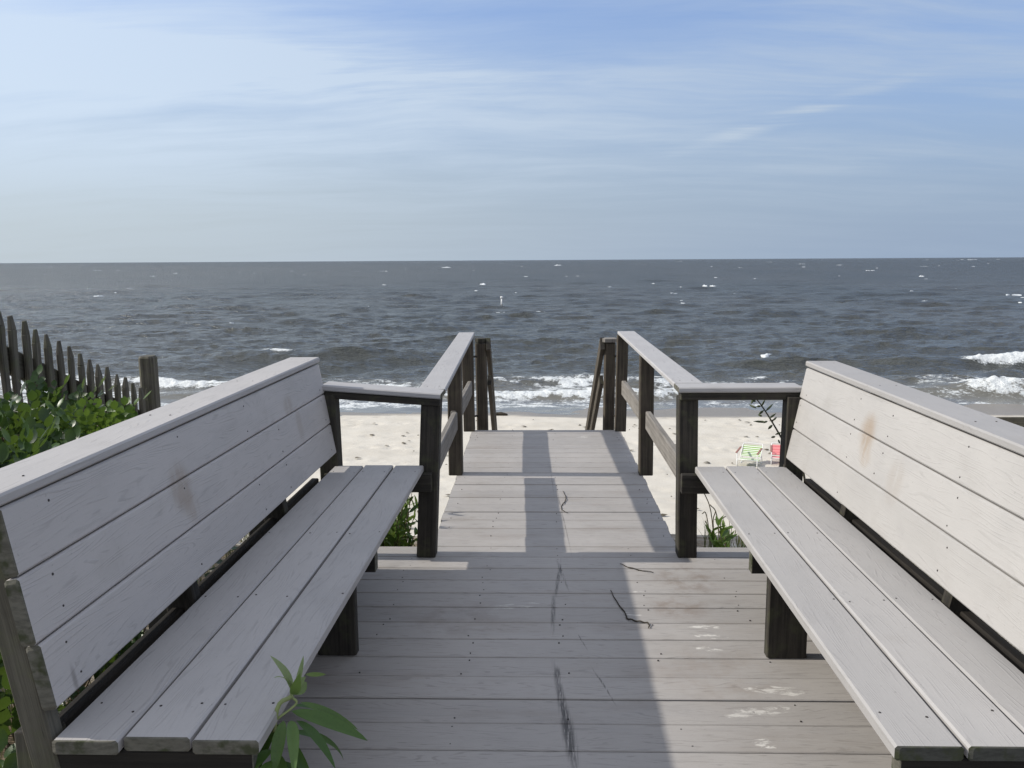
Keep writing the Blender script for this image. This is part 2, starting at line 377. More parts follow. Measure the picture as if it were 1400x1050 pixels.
k = N('sea water'); P = k.geo('Position'); px, py, pz = k.sep(P)
fo = k.attr('foam')
fn = k.noise(k.mapping(P, (1, 1.3, 1.4)), 2.4, 6, .68, dist=.35); fn2 = k.noise(P, 11.0, 4, .7)
fn0 = k.noise(k.mapping(P, (.55, .9, .6)), 1.0, 3, .6)
fm = k.mapr(k.add(fo, k.add(k.mul(k.math('SUBTRACT', fn0, .5), 1.5), k.add(k.mul(k.math('SUBTRACT', fn, .5), 1.7), k.mul(k.math('SUBTRACT', fn2, .5), 1.0)))), .56, .88)
fm = k.mul(fm, k.mapr(fo, .05, .3))
shal = k.mapr(py, 34.0, 24.5)
deepc = k.mix(k.mapr(k.noise(k.mapping(P, (.03, .012, .03)), 1.0, 4, .6), .35, .65), (.052, .056, .050), (.068, .069, .061))
wc = k.mix(shal, deepc, (.15, .145, .125))
far = k.mapr(k.math('DIVIDE', 1.0, py), 1/40, 1/500, 0.0, 1.0, False)
w1 = k.noise(k.mapping(P, (.55, 1.3, 1)), 1.0, 5, .6, dist=.3); w2 = k.noise(k.mapping(P, (2.4, 4.5, 2)), 1.0, 4, .6); w3 = k.noise(k.mapping(P, (.11, .30, 1)), 1.0, 4, .6)
w4 = k.noise(k.mapping(P, (1.1, 2.4, 1), rot=(0, 0, .12)), 1.0, 4, .62)
hgt = k.add(k.mul(w4, .26), k.add(k.mul(w1, .34), k.add(k.mul(w2, .15), k.mul(w3, .30))))
calm = k.mapr(py, 25, 30, .07, 1.0)
nb = k.bump(k.mul(hgt, k.mul(calm, k.mapr(py, 40, 400, 1.0, 12.0, False))), .75, .9)
water = k.bsdf(wc, k.mapr(far, 0, 1, .10, .30), nb, k.mapr(far, 0, 1, .52, .36), IOR=1.333)
foamb = k.bsdf(k.mix(k.mapr(fn2, .3, .7), (.80, .82, .82), (.62, .65, .65)), .9, k.bump(k.add(fn, fn2), .8, .12), .2)
M_sea = k.out(k.n('ShaderNodeMixShader', {0: fm, 1: water, 2: foamb}).outputs[0])
M_foam = plain('whitecap foam', (.58, .61, .63), .9, .12, 0, 6.0)
sea = kind(obj('sea', me, None, [M_sea]), 'structure')
# whitecaps: ragged crests of broken water, each a low ridge
bm = bmesh.new()
def whitecap(cx, cy, ln, hgt, wid):
    if ln > 1.5 and random.random() < .75:     # most break up into two or three uneven pieces
        q = random.uniform(.3, .55); g_ = ln*random.uniform(.05, .15)
        whitecap(cx-ln/2+ln*q/2, cy, ln*q-g_, hgt*random.uniform(.6, 1), wid); whitecap(cx+ln*q/2, cy+random.uniform(-.3, .3)*wid, ln*(1-q)-g_, hgt*random.uniform(.35, .8), wid); return
    n = 11; rows = []
    for i in range(n+1):
        t = i/n; env = math.sin(PI*t)**.6; x = cx+(t-.5)*ln; y = cy+math.sin(t*4+cx)*wid*.6
        hh = hgt*env*random.uniform(.15, 1.05)+.02; ww = wid*(.3+.7*env)
        zb = SEA-.12
        rows.append([bm.verts.new(p) for p in ((x, y-ww, zb), (x+random.uniform(-.05, .05), y-ww*.45, SEA+hh*.75), (x, y+random.uniform(-.1, .1)*wid, SEA+hh), (x, y+ww, zb))])
    for a, b in zip(rows, rows[1:]):
        for j in range(3): bm.faces.new((a[j], b[j], b[j+1], a[j+1])).smooth = True
wcs = [(970, 391, 22, 5), (686, 428, 16, 3), (737, 427, 18, 3), (660, 389, 9, 4), (905, 418, 8, 2.5), (135, 405, 14, 3), (155, 401, 14, 3), (209, 378, 8, 3), (240, 374, 6, 3), (133, 370, 12, 2.5), (1000, 416, 9, 2), (1190, 370, 14, 3), (1260, 378, 7, 3), (1385, 403, 24, 2), (1145, 415, 12, 2), (763, 363, 10, 3), (610, 366, 14, 3), (525, 371, 12, 2.5), (1325, 355, 26, 2.5), (1097, 361, 10, 3), (1047, 485, 16, 3), (317, 442, 6, 3), (1268, 412, 14, 2)]
for x, y, w, h in wcs:
    d = ray(x, y); t = (SEA-H)/d.z; Pn = d*t; D = Pn.y
    whitecap(Pn.x, D, w/F*D, h*.48/F*D, max(.35, h*.4/F*D))
for _ in range(105):
    y = 358.5 + 62*random.random()**2.3; x = random.uniform(-150, 1550); y += (700-x)*.0058
    d = ray(x, y)
    if d.z > -.002: continue
    t = (SEA-H)/d.z; Pn = d*t; D = Pn.y
    if D > 2500: continue
    w = random.uniform(2.0, 7)*(1 if random.random() < .85 else 1.8); h = random.uniform(.25, .6)
    whitecap(Pn.x, D, w/F*D, h/F*D, max(.3, .8*h/F*D))
kind(obj('whitecaps', bm, None, [M_foam]), 'stuff')

# ------------------------------------------------------------------ deck (path)
SEAM0, PITCH = 3.897, .1476
d = BM()
edges = [SEAM0 + PITCH*i for i in range(21)] ; edges.append(6.968)
def wl(y): return -.592 - (y-4.2)*.019
def wr(y): return .655 - (y-4.2)*.012
def plank(y0, y1, x0, x1, dz=0):
    d.beam((x0, (y0+y1)/2, -.0125+dz), (x1, (y0+y1)/2, -.0125+dz), y1-y0-.006, .025, c=.003, segs=1)
    return (y0, y1, x0, x1)
pl = [plank(edges[0], edges[1]+.004, -1.14, 1.24)]
for i in range(1, 21):
    y = edges[i]; j = random.uniform(-.005, .005)
    pl.append(plank(edges[i], edges[i+1], wl(y)+j, wr(y)+j, random.uniform(-.002, .002)))
y = SEAM0
while y > 1.75:
    pl.append(plank(y-PITCH, y, -1.14, 1.24, random.uniform(-.002, .002))); y -= PITCH
while y > -1.6:
    pl.append(plank(y-PITCH, y, -.52, .66, random.uniform(-.002, .002))); y -= PITCH
for (y0, y1, x0, x1) in pl:
    for jx in (-1.0, -.66, -.29, .055, .42, .80, 1.15) if x1 > 1 else (x0+.05, -.29, .055, x1-.05):
        if not (x0+.02 < jx < x1-.02): continue
        for yy in (y0+.028, y1-.028):
            if random.random() < .6: d.disc((jx+random.gauss(0, .009), yy+random.gauss(0, .005), 0), (0, 0, 1), random.uniform(.0026, .0038))
deck = kind(d.build('boardwalk', None, [M_deck, M_end, M_screw]), 'structure')
j = BM()
for x in (-.98, -.5, 0, .55, 1.1): j.beam((x, 1.76, -.1), (x, 3.99, -.1), .04, .14)
for x in (-.5, 0, .55): j.beam((x, -1.5, -.1), (x, 1.74, -.1), .04, .14)
for x0, x1 in ((-.545, -.62), (0, 0), (.60, .57)): j.beam((x0, 4.05, -.12), (x1, 6.93, -.12), .04, .18)
j.beam((-1.13, 4.015, -.1), (1.23, 4.015, -.1), .04, .145); j.beam((-.6, 6.945, -.12), (.58, 6.945, -.12), .03, .18)
for x in (-1.0, 0, 1.1):
    for yy in (2.2, 3.9): j.beam((x+.07, yy, -1.1), (x+.07, yy, -.03), .09, .09, up=(0, 1, 0))
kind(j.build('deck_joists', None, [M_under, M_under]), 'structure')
st = BM()
for i in range(14):
    yy = 7.12+.29*i; zz = -.17-.178*i
    st.beam((-.54, yy, zz), (.47, yy, zz), .27, .03)
for x in (-.56, .49): st.beam((x, 7.0, -.2), (x, 11.1, -2.72), .04, .24)
kind(st.build('stairs', None, [M_deck, M_end]), 'structure')

# ------------------------------------------------------------------ benches
def bench(side, label, mats):
    seatM, backM, capM = mats; s = side
    org = Vector((s*.9, 2.7, 0)); t = thing('bench', label, 'bench', org, 'facing benches on the deck')
    if s < 0: xf, bw, zs, zb, zt, xb0, xt0, y0, y1 = -.592, .1425, .468, .530, .962, -1.008, -1.081, 1.56, 3.87
    else:     xf, bw, zs, zb, zt, xb0, xt0, y0, y1 = .696, .1425, .468, .510, .940, 1.119, 1.203, 1.56, 3.85
    seat = BM(org); th = .032
    sup = [1.66, 2.30, 2.86, 3.15, 3.80] if s < 0 else [1.66, 2.42, 2.86, 3.40, 3.80]
    for i in range(3):
        xc = xf + s*(bw*(i+.5) + .003*i)
        e0 = y0 + (.0, .006, -.004)[i]*(1 if s < 0 else 0) + random.uniform(-.002, .002); zz = zs-th/2 + (.0, .002, -.001)[i]
        seat.beam((xc, e0, zz), (xc, y1+random.uniform(-.002, .002), zz), bw-.0045, th, c=.005, segs=4)
        for yy in (y0+.13, 2.30, 2.88, 3.74):
            for q in (-1, 1):
                if random.random() < .9: seat.disc((xc+q*(bw/2-.022)+random.gauss(0, .004), yy+random.gauss(0, .012), zz+th/2), (0, 0, 1), random.uniform(.0026, .0036))
    EN = M_end if s < 0 else M_endR
    seat.build('seat', t, [seatM, EN, M_screw])
    back = BM(org); up = Vector((xt0-xb0, 0, zt-zb)); L = up.length; up.normalize()
    nrm = Vector((-s*up.z, 0, s*up.x)); nrm = nrm if nrm.x*s < 0 else -nrm
    bh = L/3
    for i in range(3):     # three boards, lowest first
        c = Vector((xb0, 0, zb)) + up*(bh*(i+.5)) - nrm*.016
        e0 = y0 + (.003, -.006, -.002)[i]; e1 = y1 + (.004, .0, .004)[i]
        A = Vector((c.x, e0, c.z)); B = Vector((c.x, e1, c.z))
        back.beam(A, B, .032, bh-.004, up=up, c=.005, segs=4)
        for yy in (1.68, 2.32, 2.86, 3.16, 3.80):
            for q in (-1, 1):
                p = Vector((xb0, yy+random.gauss(0, .015), zb)) + up*(bh*(i+.5)+q*(bh/2-.03+random.gauss(0, .004)))
                if random.random() < .85: back.disc(p, nrm, random.uniform(.0026, .0036))
    back.build('backrest', t, [backM, EN, M_screw])
    cap = BM(org); zc = zt + .0145
    cap.beam((xt0+s*.068, y0-.03, zc), (xt0+s*.068, y1+.012, zc+.002), .142, .025, c=.005, segs=4)
    for yy in (1.7, 2.4, 3.1, 3.78):
        for q in (-.03, .03): cap.disc((xt0+s*(.07+q), yy, zc+.0135), (0, 0, 1), random.uniform(.0026, .0036))
    cap.build('cap_board', t, [capM, M_end, M_screw])
    # legs: upright planks whose wide face looks along the deck
    xl = (-.706, -.848) if s < 0 else (.797, .940)
    for yy in (2.885,):
        g = BM(org); xc = (xl[0]+xl[1])/2
        g.beam((xc, yy, 0), (xc, yy, zs-th-.001), .143, .045, up=(0, 1, 0), c=.004, segs=2); g.build('leg', t, [M_dark, M_dark])
    g = BM(org); xc = xf+s*.10
    g.beam((xc, y0+.085, -.5), (xc, y0+.085, zs-th-.001), .10, .045, up=(0, 1, 0), segs=2); g.build('leg', t, [M_dark, M_dark])
    for yy in (y0+.035, 2.83, y1-.012):   # cross beams carrying the seat
        g = BM(org); far = yy > 3.5
        xa = xf + s*.02 if not far else (-.556 if s < 0 else .632)
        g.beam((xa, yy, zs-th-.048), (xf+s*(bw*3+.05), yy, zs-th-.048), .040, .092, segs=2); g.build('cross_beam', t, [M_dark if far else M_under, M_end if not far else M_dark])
    for yy in (y0+.032, 2.30, 3.15):
        g = BM(org); a = Vector((xb0, yy, zb)) - nrm*.032 - nrm*.046; a0 = a - up*.30; a1 = a + up*(L-.002)
        g.beam(a0 if yy > 2 else a0+nrm*.016, a1 if yy > 2 else a1+nrm*.016, .045, .09 if yy > 2 else .058, up=-nrm, segs=3, wob=.001)
        g.build('back_support', t, [M_fence if yy < 2 else M_dark, M_dark])
        g = BM(org); a = Vector((xb0+s*(.145 if yy > 2 else .09), yy+.047, 0))
        g.beam((a.x, a.y, -.95), (a.x, a.y, zs-.02), .09, .045, up=(0, 1, 0), segs=3); g.build('leg', t, [M_fence if yy < 2 else M_dark, M_dark])
    g = BM(org); g.beam((xb0+s*.02, y1-.075+.105, -.95), (xb0+s*.045, y1-.075+.105, .815 if s < 0 else .80), .09, .09, up=(0, 1, 0), segs=3)
    g.build('back_support', t, [M_dark, M_dark])
    g = BM(org); xs_ = xb0+s*.075
    for zz in (.070, .219, .367): g.beam((xs_, y0+.057, zz), (xs_, 3.735, zz), .035, .148, segs=3)
    g.build('rear_sun_block', t, [M_under, M_under])  # added boards that keep the sun from shining through under the seat
    g = BM(org); g.beam((xb0+s*.105, y0+.056, .545), (xb0+s*.105, 3.74, .541), .03, .152, segs=3); g.build('back_sun_block', t, [M_under, M_dark])  # added board closing the sunlit slit below the backrest
    return t
bench(-1, 'grey plank bench left of the walkway, shaded, two brown smudges on its backrest', (M_seatL, M_backL, M_seatL))
bench(1, 'pale sunlit plank bench right of the walkway, single tan smudge on its backrest', (M_seatR, M_backR, M_seatR))

# ------------------------------------------------------------------ railings
def railing(side, label):
    s = side; org = Vector((s*.62, 5.4, 0)); t = thing('boardwalk_railing', label, 'railing', org, 'railings beside the boardwalk')
    if s < 0:
        P = [((-.597, 3.927), (-.555, 3.927), .79), ((-.622, 5.495), (-.620, 5.495), .80), ((-.668, 6.945), (-.672, 6.945), .81)]
        hr = ((-.566, 3.996, .805), (-.680, 6.985, .826)); arm = ((-1.072, 3.92, .8475), (-.501, 3.92, .8045)); ab = ((-1.08, 3.91, .815), (-.512, 3.91, .773))
        mid = [(-.585, 3.975, .395), (-.615, 5.40, .385), (-.628, 5.44, .385), (-.652, 6.90, .375)]
    else:
        P = [((.680, 3.935), (.668, 3.935), .79), ((.662, 5.495), (.660, 5.495), .81), ((.622, 6.945), (.630, 6.945), .815)]
        hr = ((.686, 3.996, .833), (.662, 6.985, .831)); arm = ((1.192, 3.92, .8345), (.612, 3.92, .8335)); ab = ((1.20, 3.91, .802), (.628, 3.91, .801))
        mid = [(.672, 3.985, .395), (.668, 5.42, .385), (.664, 5.545, .385), (.640, 6.90, .375)]
    for i, ((xb, yb), (xt, yt), zt) in enumerate(P):
        g = BM(org); zb = (0.0 if i == 0 else -.4)
        e = Vector((xb-xt, 0, 0))/.8
        g.beam(Vector((xb, yb, 0))+e*(-zb), (xt, yt, zt), .092, .092, up=(0, 1, 0), c=.006, segs=4, wob=.0008)
        g.build('post', t, [M_dark if i == 0 else M_post, M_dark])
    g = BM(org); g.beam(hr[0], hr[1], .135 if s < 0 else .144, .026, c=.005, segs=4)
    for f in (.03, .5, .97):
        p = Vector(hr[0]).lerp(Vector(hr[1]), f)
        for q in (-.03, .03): g.disc(p+Vector((q, 0, .013)), (0, 0, 1), random.uniform(.0026, .0036))
    g.build('handrail', t, [M_rail, M_end, M_screw])
    g = BM(org); g.beam(arm[0], arm[1], .142, .026, c=.005, segs=3); g.build('arm_board', t, [M_rail, M_end])
    g = BM(org); g.beam(ab[0], ab[1], .088, .036, c=.004, segs=3); g.build('arm_beam', t, [M_dark, M_dark])
    for a, b in ((mid[0], mid[1]), (mid[2], mid[3])):
        g = BM(org); g.beam(a, b, .038, .122, c=.006, segs=3, wob=.0015); g.build('mid_rail', t, [M_greyw, M_greyw])
    return t
railing(-1, 'weathered railing on the left side of the boardwalk, beside the shaded bench')
railing(1, 'weathered railing on the right side of the boardwalk, beside the sunlit bench')

def stair_rail(side, label):
    s = side; org = Vector((s*.55, 7.1, 0)); t = thing('stair_railing', label, 'railing', org, 'handrails going down the beach stairs')
    xp, xe = ((-.575, -.66) if s < 0 else (.540, .42)); xp2 = (-.665 if s < 0 else .46)
    g = BM(org); g.beam((xp-.01*s, 7.15, -.5), (xp, 7.15, .735), .096, .096, up=(0, 1, 0), c=.012, segs=4, wob=.001)
    po = g.build('post', t, [M_post, M_dark])
    g = BM(org)
    if s < 0: g.beam((xp, 7.15, .735), (xp, 7.15, .775), .098, .098, up=(0, 1, 0), c=.03, segs=1)
    else: g.beam((xp-.005, 7.14, .737), (xp-.005, 7.14, .772), .125, .12, up=(0, 1, 0), c=.02, segs=1)
    g.build('post_cap', po, [M_dark if s < 0 else M_greyw, M_dark if s < 0 else M_greyw])
    xi = xp - s*.068; dxr = -.055 if s < 0 else -.022
    g = BM(org); g.beam((xi, 7.10, .73), (xi+dxr*2.6, 11.0, .73-.6*3.9), .038, .115, segs=3); g.build('handrail', t, [M_post, M_dark])
    g = BM(org); g.beam((xi, 7.20, .40), (xi+dxr*2.6, 11.0, .40-.6*3.8), .036, .09, segs=3); g.build('lower_rail', t, [M_post, M_dark])
    g = BM(org); g.beam((xi+dxr*2.6-s*-.05, 10.9, -2.8), (xi+dxr*2.6-s*-.05, 10.9, -1.62), .09, .09, up=(0, 1, 0), segs=2); g.build('post', t, [M_post, M_dark])
    for zz in (.62, .10):                # the rusty rods tying it to the boardwalk railing
        b = bmesh.new(); tube(b, [(xp+s*.03, 7.12, zz), (xp+s*.12, 6.97, zz)], .009, 6, org); obj('tie_rod', b, t, [M_screw])
    return t
stair_rail(-1, 'dark stair handrail with rounded post top, at the far left end of the boardwalk')
stair_rail(1, 'brown stair handrail with square capped post, at the far right end of the boardwalk')

# ------------------------------------------------------------------ picket fence on the dune
fx = -3.89
org = Vector((fx, 6.9, 0)); fence = thing('picket_fence', 'dark lichened picket fence stepping down the dune behind the rose bushes', 'fence', org)
ZT = lambda yy: 1.063 - (yy-5.892)*.434
npk = 19
for i in range(-4, 15):
    yy = 5.892 + .138*i; g = BM(org); zt = ZT(yy) + random.uniform(-.02, .015); zb = float(sand_h(fx, yy)) - .25
    w = random.uniform(.056, .074)*(1 if i < 9 else .9); lean = random.uniform(-.022, .022); tk = random.uniform(.034, .046); xx = fx + .03
    g.beam((xx, yy+lean, zb), (xx+lean*.5, yy, zt-.10), tk, w, up=(0, 1, 0), c=.008, segs=7, wob=.004)
    g.beam((xx+lean*.5, yy, zt-.10), (xx+lean*.4+random.uniform(-.006, .006), yy+random.uniform(-.012, .012), zt), tk*.95, w*.94, up=(0, 1, 0), c=.006, segs=2, taper=random.uniform(.3, .6))
    g.build('picket', fence, [M_fence, M_fence])
for dz, hh in ((-.33, .19), (-.95, .10)):
    g = BM(org); g.beam((fx-.015, 5.3, ZT(5.3)+dz), (fx-.015, 7.86, ZT(7.86)+dz), .04, hh, c=.01, segs=10, wob=.004); g.build('rail', fence, [M_fence, M_fence])
g = BM(org); g.beam((-3.86, 7.88, -1.4), (-3.86, 7.88, .545), .145, .145, up=(0, 1, 0), c=.03, segs=5, wob=.003); g.build('post', fence, [M_fence, M_fence])
# ------------------------------------------------------------------ vegetation
def leaflet(bm, base, tip, w, nrm, fold=.25, droop=0.0, n=4, prof=None, mat=0):
    base = Vector(base); tip = Vector(tip); ax = tip-base; L = ax.length
    if L < 1e-5: return
    ax.normalize(); side = ax.cross(Vector(nrm))
    side = side.normalized() if side.length > 1e-4 else ax.orthogonal().normalized()
    up = side.cross(ax); rows = []
    for i in range(n+1):
        t = i/n; hw = w/2*(prof(t) if prof else math.sin(PI*min(1, t*.93+.04))**.75)
        c = base + ax*L*t + up*(L*droop*4*t*(1-t)); e = up*hw*fold
        if i in (0, n): rows.append([bm.verts.new(c)])
        else: rows.append([bm.verts.new(c-side*hw+e), bm.verts.new(c), bm.verts.new(c+side*hw+e)])
    for a, b in zip(rows, rows[1:]):
        if len(a) == 1: fs = ((a[0], b[0], b[1]), (a[0], b[1], b[2]))
        elif len(b) == 1: fs = ((a[0], b[0], a[1]), (a[1], b[0], a[2]))
        else: fs = ((a[0], b[0], b[1], a[1]), (a[1], b[1], b[2], a[2]))
        for f in fs:
            q = bm.faces.new(f); q.smooth = True; q.material_index = mat
def rv(): 
    v = Vector((random.gauss(0, 1), random.gauss(0, 1), random.gauss(0, 1))); return v.normalized()
M_rose = leafmat('rose leaf', ((.012, .030, .010), (.026, .060, .017), (.055, .105, .024)), .28, .38)
M_roseL = leafmat('young rose leaf', ((.026, .062, .015), (.058, .112, .022), (.115, .180, .038)), .36, .45)
M_stem = plain('plant stem', (.10, .075, .045), .7)
def sprig(bm, p, d, size, nl=7):
    d = Vector(d).normalized(); side = d.cross(Vector((0, 0, 1)))
    side = side.normalized() if side.length > .05 else d.orthogonal().normalized(); up = side.cross(d)
    L = size*(.5*(nl-1)+.4); pts = []
    for i in range((nl-1)//2+1):
        t = (i+.6)/((nl-1)/2+.6); c = Vector(p) + d*L*t - Vector((0, 0, 1))*L*.18*t*t
        if i == (nl-1)//2: leaflet(bm, c, c+d*size*1.15+rv()*size*.15, size*.78, up+rv()*.35, .22, -.06)
        else:
            for q in (-1, 1):
                leaflet(bm, c, c+(side*q*.85+d*.45)*size+rv()*size*.18, size*.72, up+rv()*.4, .22, -.06)
def shrub(label, lobes, base, mat, n, size, group='rose bushes behind the left bench'):
    base = Vector(base); t = thing('rose_bush', label, 'shrub', base, group)
    bm = bmesh.new(); st = bmesh.new(); tot = sum(l[1][0]*l[1][1] for l in lobes)
    for c, r in lobes:
        c = Vector(c); r = Vector(r); cnt = int(n*r[0]*r[1]/tot)
        tube(st, curve_pts([base+Vector((random.gauss(0, .08), random.gauss(0, .08), 0)), (base+c)/2+rv()*.08, c]), .012, 5, base)
        for _ in range(cnt):
            v = rv()
            if v.z < -.35: v.z = -v.z
            q = random.uniform(.55, 1.0)**.6*(1+.12*math.sin(v.x*7+c.x*9)*math.sin(v.y*6+3*c.y))
            p = c + Vector((v.x*r.x, v.y*r.y, v.z*r.z))*q
            dd = (v + Vector((0, 0, .55)) + rv()*.7)
            sprig(bm, p-base, dd, size*random.uniform(.7, 1.25), random.choice((5, 7, 7)))
            if random.random() < .3: tube(st, [p+(c-p)*.5, p+(c-p)*.2+rv()*.02, p], [.006, .004, .003], 4, base)
    obj('foliage', bm, t, [mat]); obj('stem', st, t, [M_stem]); return t
def gz(x, y): return float(sand_h(x, y))
shrub('bright yellow green rose bush in front of the low end of the picket fence',
      [((-2.80, 4.95, .33), (.20, .24, .18)), ((-2.62, 4.78, .32), (.20, .24, .20)), ((-2.7, 4.8, .06), (.42, .42, .36))], (-2.7, 4.85, gz(-2.7, 4.85)), M_roseL, 210, .050)
shrub('deep green rose bush in front of the tall pickets',
      [((-3.1, 4.55, .28), (.45, .45, .26)), ((-2.6, 4.1, .16), (.42, .45, .30)), ((-2.9, 4.2, -.1), (.6, .6, .4)), ((-3.4, 4.9, .24), (.42, .4, .28)), ((-3.3, 5.3, .3), (.3, .3, .24)), ((-2.25, 4.35, .08), (.35, .4, .28))], (-2.85, 4.4, gz(-2.85, 4.4)), M_rose, 640, .058)
shrub('dark rose bush nearest the left edge of the photo beside the bench back',
      [((-2.25, 3.35, .28), (.42, .45, .26)), ((-2.75, 3.6, .30), (.45, .42, .28)), ((-1.85, 3.0, .12), (.36, .4, .28)), ((-2.1, 3.75, .16), (.4, .4, .26)), ((-2.1, 2.6, .05), (.4, .45, .35)), ((-1.75, 3.65, .03), (.28, .35, .28))], (-2.2, 3.3, gz(-2.2, 3.3)), M_rose, 620, .062)
shrub('low dark bush growing under and behind the near end of the left bench',
      [((-1.6, 2.3, -.05), (.34, .45, .34)), ((-1.5, 1.75, -.15), (.30, .4, .40)), ((-1.65, 1.3, -.1), (.35, .4, .45)), ((-1.42, 2.65, -.12), (.22, .35, .30))], (-1.55, 1.9, gz(-1.5, 1.9)), M_rose, 300, .05)

lan = lambda t: (math.sin(PI*min(1, t**.8*.95+.03))**.9)
M_lance = leafmat('lance leaf', ((.030, .078, .022), (.060, .125, .032), (.110, .185, .055)), .38, .45)
M_young = leafmat('young shoot leaf', ((.10, .17, .045), (.14, .21, .06), (.30, .36, .20)), .4, .5)
# the shoot at the near end of the left bench
base = Vector((-.60, 1.60, -.35)); t = thing('leafy_shoot', 'green shoot with long pointed leaves beside the near end of the left bench', 'plant', base)
C0 = at(400, 950, 1.70); C1 = at(376, 985, 1.68)
b = bmesh.new(); tube(b, curve_pts([base, base.lerp(C1, .6)+Vector((-.01, .02, 0)), C1, C0], 6), [.007]*10+[.005]*9, 7, base); tube(b, curve_pts([C1+Vector((0, .0, .0)), at(405, 962, 1.70), at(398, 952, 1.70), at(401, 938, 1.70)], 5), .0028, 6, base); obj('stem', b, t, [plain('green stem', (.20, .24, .09), .5)])
b = bmesh.new()
for (bx, by, Y0, tx, ty, Y1, w, dr, nm) in [(399, 945, 1.70, 369, 896, 1.66, .020, .10, (1, -.6, .7)), (404, 945, 1.70, 415, 896, 1.76, .018, -.04, (-.6, -1, .3)),
        (399, 942, 1.70, 374, 927, 1.62, .014, .10, (0, -.5, 1)), (403, 945, 1.70, 418, 925, 1.68, .026, .05, (-.3, -1, .4)), (401, 950, 1.69, 410, 920, 1.63, .022, .05, (.3, -1, .3)), (405, 950, 1.71, 419, 932, 1.74, .024, .0, (.2, -1, .5))]:
    leaflet(b, at(bx, by, Y0)-base, at(tx, ty, Y1)-base, w, nm, .3, dr, 8, lan)
leaflet(b, at(417, 922, 1.71)-base, at(446, 922, 1.76)-base, .010, (.2, -1, .5), .15, .03, 6, lan)
obj('shoot_tip', b, t, [M_young])
b = bmesh.new()
for (bx, by, Y0, tx, ty, Y1, w, dr, nm) in [(410, 960, 1.70, 490, 998, 1.74, .018, .06, (.1, -.5, 1)), (398, 972, 1.69, 503, 1013, 1.70, .030, .10, (.1, -.75, .8)), (405, 985, 1.68, 459, 1052, 1.60, .022, .11, (.6, -.6, .7)),
        (398, 985, 1.66, 402, 1062, 1.52, .026, .11, (.2, -1, .4)), (388, 985, 1.67, 374, 1064, 1.58, .028, .09, (-.1, -1, .3)), (376, 1000, 1.66, 350, 1068, 1.60, .026, .08, (-.5, -1, .4)), (395, 1010, 1.70, 428, 1066, 1.66, .026, .08, (.4, -1, .3)),
        (372, 1025, 1.62, 330, 1070, 1.56, .028, .07, (-.4, -1, .5)), (378, 1030, 1.66, 395, 1095, 1.58, .030, .07, (.1, -1, .3)), (365, 1020, 1.70, 310, 1062, 1.80, .020, .08, (-.2, -.6, 1)), (380, 1040, 1.7, 440, 1090, 1.7, .03, .08, (.2, -.7, 1)),
        (382, 990, 1.70, 356, 1035, 1.72, .020, .10, (-.6, -.8, .5)), (400, 965, 1.72, 447, 985, 1.80, .015, .10, (.1, -.6, 1)), (392, 1000, 1.74, 470, 1040, 1.86, .020, .12, (.3, -.5, 1)), (370, 1040, 1.6, 352, 1098, 1.5, .03, .08, (-.2, -1, .3))]:
    leaflet(b, at(bx, by, Y0)-base, at(tx, ty, Y1)-base, w, Vector(nm)+rv()*.25, random.uniform(.35, .55), dr, 12, lan)
obj('leaf_cluster', b, t, [M_lance])
# goldenrod-like clump under the left corner of the walkway
def lance_plant(name, label, cat, base, stems, hgt, spread, leafL, mat, group=None):
    base = Vector(base); t = thing(name, label, cat, base, group); b = bmesh.new(); s_ = bmesh.new()
    for i in range(stems):
        a = random.uniform(0, 6.28); r = random.random()**.6*spread; tip = Vector((math.cos(a)*r*1.5, math.sin(a)*r*1.5, hgt*random.uniform(.65, 1.05))); foot = Vector((math.cos(a)*r*.5, math.sin(a)*r*.5, 0))
        pts = curve_pts([foot, foot.lerp(tip, .5)+rv()*.02, tip], 8); tube(s_, pts, [.006-.004*q/(len(pts)-1) for q in range(len(pts))], 5)
        for q in range(3, len(pts)):
            for _ in range(2):
                dd = (rv()*.9+Vector((0, 0, .75))).normalized(); f = q/len(pts); leaflet(b, pts[q], pts[q]+dd*leafL*(1.15-.5*f)*random.uniform(.7, 1.2), leafL*.17, rv()+Vector((0, 0, 1)), .3, .06, 5, lan)
    obj('foliage', b, t, [mat]); obj('stem', s_, t, [M_stem]); return t
M_gold = leafmat('goldenrod leaf', ((.035, .080, .020), (.085, .145, .030), (.160, .220, .055)), .35, .4)
lance_plant('leafy_plant', 'bushy green plant with narrow leaves under the left corner post', 'plant', (-.99, 4.66, gz(-.99, 4.66)), 40, .70, .24, .13, M_gold)
lance_plant('leafy_plant', 'small dark leafy plant under the front edge of the right bench', 'plant', (1.13, 4.62, gz(1.13, 4.62)), 9, .50, .16, .13, M_gold)
